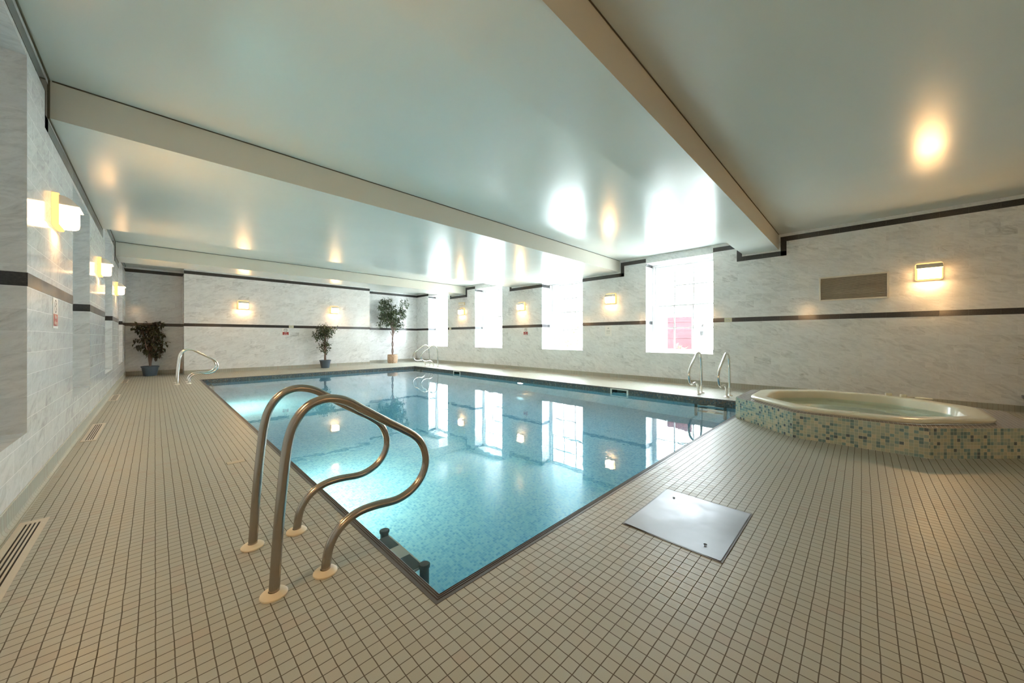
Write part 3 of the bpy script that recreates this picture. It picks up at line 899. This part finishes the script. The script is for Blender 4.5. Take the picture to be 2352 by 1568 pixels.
tag(m_.build('hot_tub_water', M['tubwater']), 'calm water inside the raised hot tub shell', 'water', kind='stuff')

# ------------------------------------------------------------------ signs
def text(name, s, size, mat, par, loc, rot):
    c = bpy.data.curves.new(name, 'FONT'); c.body = s; c.size = size; c.align_x = 'CENTER'; c.align_y = 'CENTER'; c.extrude = .0004
    c.materials.append(mat)
    tmp = bpy.data.objects.new(name, c); C.objects.link(tmp)
    me = bpy.data.meshes.new_from_object(tmp.evaluated_get(bpy.context.evaluated_depsgraph_get()))
    bpy.data.objects.remove(tmp)
    o = bpy.data.objects.new(name, me); C.objects.link(o); o.parent = par; o.location = loc; o.rotation_euler = rot
    return o
def no_diving(label, loc, rotz):
    """faces local +x"""
    t = thing('no_diving_sign', label, 'sign', loc, rotz, 'red and white no diving signs')
    m_ = MB(); m_.box(.001, -.11, 0, .004, .11, .27); m_.build('board', M['signwhite'], t)
    m_ = MB(); m_.box(.004, -.095, .02, .0048, .095, .125); m_.build('red_panel', M['signred'], t)
    m_ = MB()
    K = 28
    for j in range(K):
        a, b = 2 * PI * j / K, 2 * PI * (j + 1) / K
        p = lambda r, q: (.0048, r * math.cos(q), .195 + r * math.sin(q))
        m_.quad(p(.048, a), p(.048, b), p(.058, b), p(.058, a))
    m_.quad((.005, -.037, .225), (.005, -.031, .233), (.005, .040, .165), (.005, .034, .157))
    m_.build('prohibition_ring', M['signink'], t)
    m_ = MB()
    m_.poly([(.0046, .026 + .010 * math.cos(q), .218 + .010 * math.sin(q)) for q in [2 * PI * j / 12 for j in range(12)]])
    m_.quad((.0046, .018, .212), (.0046, .010, .204), (.0046, -.034, .186), (.0046, -.030, .196))
    m_.build('diver_figure', M['signink'], t)
    text('lettering', 'No', .052, M['signwhite'], t, (.0053, 0, .098), (PI / 2, 0, PI / 2))
    text('lettering', 'diving', .052, M['signwhite'], t, (.0053, 0, .048), (PI / 2, 0, PI / 2))
    return t
no_diving('red and white no diving sign on the left wall under the first lamp', (XL, 5.12, 1.235), 0)
no_diving('red and white no diving sign on the far wall', (3.37, YC, 1.235), -PI / 2)
no_diving('red and white no diving sign on the window wall', (XR, 8.43, 1.235), PI)
t = thing('paper_notice', 'white paper notice on the window wall left of the red door window', 'notice', (XR, 5.2, 1.20), PI)
m_ = MB(); m_.box(.001, -.105, 0, .003, .105, .30); m_.build('sheet', M['signwhite'], t)
m_ = MB()
m_.box(.003, -.055, .135, .0034, .055, .155); m_.box(.003, -.055, .095, .0034, .055, .103); m_.box(.003, -.055, .075, .0034, .055, .081)
m_.poly([(.0034, .022 * math.cos(q), .225 + .022 * math.sin(q)) for q in [2 * PI * j / 16 for j in range(16)]])
m_.build('print', M['signgrey'], t)
def plaque(label, loc, rotz):
    t = thing('depth_plaque', label, 'plaque', loc, rotz, 'cream plaques set in the dark band')
    m_ = MB(); m_.box(.0035, -.075, 0, .007, .075, .09); m_.build('tile', M['plaque'], t)
    m_ = MB()
    for q in ((-.045, .02, -.03, .07), (-.015, .02, .0, .045), (.012, .03, .04, .045), (-.015, .052, .02, .066)):
        m_.box(.007, q[0], q[1], .0074, q[2], q[3])
    m_.build('marking', M['signgrey'], t)
plaque('cream plaque in the dark band beside the far no diving sign', (3.55, YC, 1.513), -PI / 2)
plaque('cream plaque in the dark band right of the red door window', (XR, 2.17, 1.513), PI)
plaque('cream plaque in the dark band right of the farthest window', (XR, 12.95, 1.513), PI)

# ------------------------------------------------------------------ plants
def leaf(m_, c, d, up, L, W, mi=0):
    s_ = d.cross(up)
    if s_.length < 1e-4: s_ = d.orthogonal()
    s_.normalize(); n_ = s_.cross(d)
    a, b = c, c + d * L - n_ * L * .22
    mid = c + d * L * .5 + n_ * L * .05
    k = len(m_.v)
    m_.v += [tuple(a), tuple(mid + s_ * W), tuple(b), tuple(mid - s_ * W), tuple(c + d * L * .5 - n_ * L * .02)]
    m_.f += [(k, k + 4, k + 1), (k + 4, k + 2, k + 1), (k, k + 3, k + 4), (k + 4, k + 3, k + 2)]; m_.mi += [mi] * 4
def foliage(blobs, n_, L, W, seed, droop=.35):
    R_ = random.Random(seed); m_ = MB()
    tot = sum(b[3] * b[4] * b[5] for b in blobs)
    tips = []
    for (bx, by, bz, rx, ry, rz) in blobs:
        k = int(n_ * rx * ry * rz / tot)
        nc = max(4, k // 14)
        for _ in range(nc):
            v = Vector([R_.gauss(0, 1) for _ in range(3)]).normalized() * (R_.random() ** .42)
            c = Vector((bx + v.x * rx, by + v.y * ry, bz + v.z * rz)); tips.append(c)
            for _ in range(14):
                q = c + Vector([R_.gauss(0, .042) for _ in range(3)])
                d = (Vector([R_.gauss(0, 1), R_.gauss(0, 1), R_.gauss(0, .8) - droop]) + v * .6).normalized()
                l = L * R_.uniform(.7, 1.25)
                leaf(m_, q, d, Vector((0, 0, 1)), l, W * l / L)
    return m_, tips
def branches(root, tips, seed, n_, r0, fork):
    R_ = random.Random(seed); m_ = MB()
    for tp in R_.sample(tips, min(n_, len(tips))):
        p1 = Vector((root[0] + (tp.x - root[0]) * .18, root[1] + (tp.y - root[1]) * .18, fork + R_.uniform(-.05, .1)))
        p2 = p1.lerp(tp, .5) + Vector((R_.gauss(0, .03), R_.gauss(0, .03), .02))
        m_.tube(catmull([tuple(root), tuple(p1), tuple(p2), tuple(tp)], 4), [r0 * (1 - .8 * i / 12) for i in range(13)], 7)
    return m_
def pot_round(t, R0, R1, h, mat):
    m_ = MB(); m_.lathe([(R0, .0), (R0 + .005, .01), (R1 - .015, h - .05), (R1, h - .045), (R1 + .004, h - .005), (R1 - .004, h), (R1 - .02, h - .002), (R1 - .03, h - .05)], 0, 0, 36, caps=False)
    m_.poly([(R0 * math.cos(-q), R0 * math.sin(-q), .001) for q in [2 * PI * j / 24 for j in range(24)]])
    m_.build('pot', mat, t, smooth=True)
    m_ = MB(); m_.lathe([(R1 - .022, h - .045), (.05, h - .03), (.0, h - .025)], 0, 0, 24, caps=False); m_.build('soil', M['soil'], t, smooth=True)

t = thing('potted_ficus', 'bronze leaved ficus in round blue grey pot in the dark left alcove', 'plant', (-.10, 15.34, 0), 0, 'potted ficus trees along the far wall')
pot_round(t, .145, .20, .30, M['bluepot'])
fm, tips = foliage([(0.02, 0, 1.36, .31, .25, .33), (-.14, 0, 1.0, .22, .2, .25), (.18, 0, .98, .2, .2, .25), (0, 0, .74, .2, .18, .14), (-.20, 0, 1.45, .14, .14, .10), (.13, 0, .62, .1, .1, .06)], 800, .13, .032, 3, .8)
fm.build('foliage', M['leafred'], t)
m_ = branches((0, 0, .27), tips, 5, 14, .022, .62); m_.tube([(0, 0, .25), (.012, 0, .45), (-.005, .01, .7), (.01, 0, 1.1)], [.028, .022, .02, .010], 10); m_.build('trunk', M['bark'], t, smooth=True)

t = thing('potted_ficus', 'small green two tiered ficus in round blue pot at the far wall', 'plant', (4.60, 14.64, 0), 0, 'potted ficus trees along the far wall')
pot_round(t, .14, .20, .30, M['bluepot'])
fm, tips = foliage([(.0, 0, 1.42, .34, .24, .26), (-.20, 0, 1.24, .22, .2, .18), (.22, 0, 1.48, .17, .16, .12), (0, 0, .84, .21, .18, .2), (-.06, 0, .64, .13, .1, .07)], 1300, .08, .022, 8, .5)
fm.build('foliage', M['leafmid'], t)
m_ = branches((0, 0, .27), tips, 9, 14, .012, .7)
for dx in (-.03, .0, .03): m_.tube(catmull([(dx, 0, .25), (dx * .6, .01, .5), (dx * -.4, 0, .8), (dx * 1.2, 0, 1.25)], 4), .013, 8)
m_.build('trunk', M['bark'], t, smooth=True)

t = thing('potted_ficus', 'tall green ficus in a wicker basket in the far right corner', 'plant', (7.66, 15.28, 0), 0, 'potted ficus trees along the far wall')
m_ = MB(); m_.lathe([(.205, .0), (.222, .09), (.226, .2), (.224, .3), (.218, .38), (.212, .39)], 0, 0, 40, caps=False, uvs=True); m_.build('basket', M['wicker'], t, smooth=True)
m_ = MB(); m_.lathe([(.207, .35), (.05, .375), (.0, .38)], 0, 0, 24, caps=False); m_.build('soil', M['soil'], t, smooth=True)
bl = [(-.42, 0, 2.52, .30, .25, .34), (-.12, 0, 2.35, .33, .28, .36), (.12, 0, 2.12, .34, .28, .32), (.56, 0, 2.62, .20, .2, .34), (.42, 0, 2.28, .24, .2, .22), (-.44, 0, 2.05, .26, .22, .26), (.32, 0, 1.68, .26, .2, .2), (-.05, 0, 1.85, .34, .24, .18), (-.58, 0, 1.75, .14, .12, .09), (-.3, 0, 2.78, .28, .2, .14)]
fm, tips = foliage(bl, 3600, .088, .024, 21, .45)
fm.build('foliage', M['leaf'], t)
m_ = branches((.02, 0, 1.15), tips, 13, 14, .014, 1.55)
a_ = []; b_ = []
for k in range(13):
    z = .36 + k * .09; w_ = .03 * math.sin(k * .9)
    a_.append((w_ + (.0 if k < 8 else -.02 * (k - 8)), .02 * math.cos(k * .9), z)); b_.append((-w_ + (.0 if k < 8 else .02 * (k - 8)), -.02 * math.cos(k * .9), z))
m_.tube(a_, [.026 - .0008 * k for k in range(13)], 9); m_.tube(b_, [.026 - .0008 * k for k in range(13)], 9)
m_.build('trunk', M['bark2'], t, smooth=True)

t = thing('potted_palm', 'leafy plant at the right edge of the photo beyond the hot tub', 'plant', (8.80, -1.86, 0))
pot_round(t, .16, .22, .32, M['bluepot'])
m_ = MB(); R_ = random.Random(4)
for k in range(26):
    a = 2 * PI * k / 26 + R_.uniform(-.1, .1); e = R_.uniform(.25, 1.25)
    d = Vector((math.cos(a) * math.cos(e), math.sin(a) * math.cos(e), math.sin(e)))
    if d.x > .15: d.x *= .3; d.normalize()
    base = Vector((0, 0, .6 + .02 * k)); L_ = .50; wd = .022
    s_ = d.cross(Vector((0, 0, 1))).normalized()
    pts = [base + d * (L_ * q) - Vector((0, 0, .3 * L_ * q * q)) for q in [i / 6 for i in range(7)]]
    for i in range(6):
        w0 = wd * math.sin(PI * min(.98, (i + .35) / 6.3)); w1 = wd * math.sin(PI * min(.98, (i + 1.35) / 6.8)) if i < 5 else .001
        m_.quad(pts[i] - s_ * w0, pts[i + 1] - s_ * w1, pts[i + 1] + s_ * w1, pts[i] + s_ * w0)
m_.build('leaves', M['hedge'], t)
m_ = MB(); m_.tube([(0, 0, .28), (.01, 0, .6), (0, 0, 1.12)], .02, 8); m_.build('trunk', M['bark'], t, smooth=True)

# ------------------------------------------------------------------ courtyard seen through the windows
w = MB(); w.box(13.0, -8, -.1, 13.3, 8.45, 2.5)
w.box(17.0, 8.3, -.1, 17.3, 34, 2.5)
w.build('courtyard_wall', M['render'], kind='structure')
w = MB(); w.box(XR + WDEP + .1, -8, -.3, 40, 40, -.1); w.build('ground', M['paving'], kind='structure')
t = thing('courtyard_door', 'faded red plank door in the white courtyard wall outside', 'door', (13.0, 4.56, -.1))
m_ = MB(); m_.box(-.03, -.41, 0, .02, .41, 1.98); m_.build('door_leaf', M['reddoor'], t)
m_ = MB(); m_.box(-.045, -.41, 1.80, -.03, .41, 1.86); m_.box(-.045, -.41, 1.24, -.03, .41, 1.30); m_.build('ledge', M['reddoor'], t)
m_ = MB(); m_.box(-.04, -.49, 0, .02, -.41, 2.06); m_.box(-.04, .41, 0, .02, .49, 2.06); m_.box(-.04, -.41, 1.98, .02, .41, 2.06); m_.build('door_frame', M['render'], t)
t = thing('wall_lantern', 'small black lantern on the courtyard wall right of the red door', 'lantern', (12.99, 3.82, 1.22))
m_ = MB(); m_.lathe([(.03, 0), (.055, .03), (.06, .14), (.035, .18), (.008, .21), (.008, .24)], -.1, 0, 10); m_.build('lantern_body', M['black'], t)
m_ = MB(); m_.tube([(-.1, 0, .24), (-.1, 0, .34), (-.04, 0, .38), (.005, 0, .33)], .01, 8); m_.box(-.012, -.03, .25, -.001, .03, .4); m_.build('bracket', M['black'], t)
def shrub(label, loc, blobs, n_, seed, mat, L=.09):
    t = thing('garden_shrub', label, 'shrub', loc, 0, 'garden plants outside the windows')
    fm, tips = foliage(blobs, n_, L, L * .3, seed, .1); fm.build('foliage', mat, t)
    m_ = branches((0, 0, .0), tips, seed + 1, 10, .012, .25); m_.build('stems', M['bark'], t, smooth=True)
    return t
shrub('low yellow green plant in front of the red courtyard door', (12.4, 4.35, -.1), [(0, 0, .62, .25, .35, .32), (0, -.5, .55, .2, .3, .25)], 420, 31, M['hedge'], .12)
shrub('leafy bush outside the window with garden view', (15.0, 10.7, -.1), [(0, 0, 1.15, .6, .95, .8), (0, .4, .6, .5, .9, .5), (0, -.6, 1.9, .4, .5, .5)], 1500, 35, M['hedge'], .12)
shrub('slim bush outside the farthest window', (13.6, 19.4, -.1), [(0, 0, .9, .3, .45, .75)], 380, 37, M['hedge'], .12)
shrub('slim bush outside the second farthest window', (13.6, 13.4, -.1), [(0, 0, .7, .25, .3, .45)], 260, 39, M['hedge'], .12)
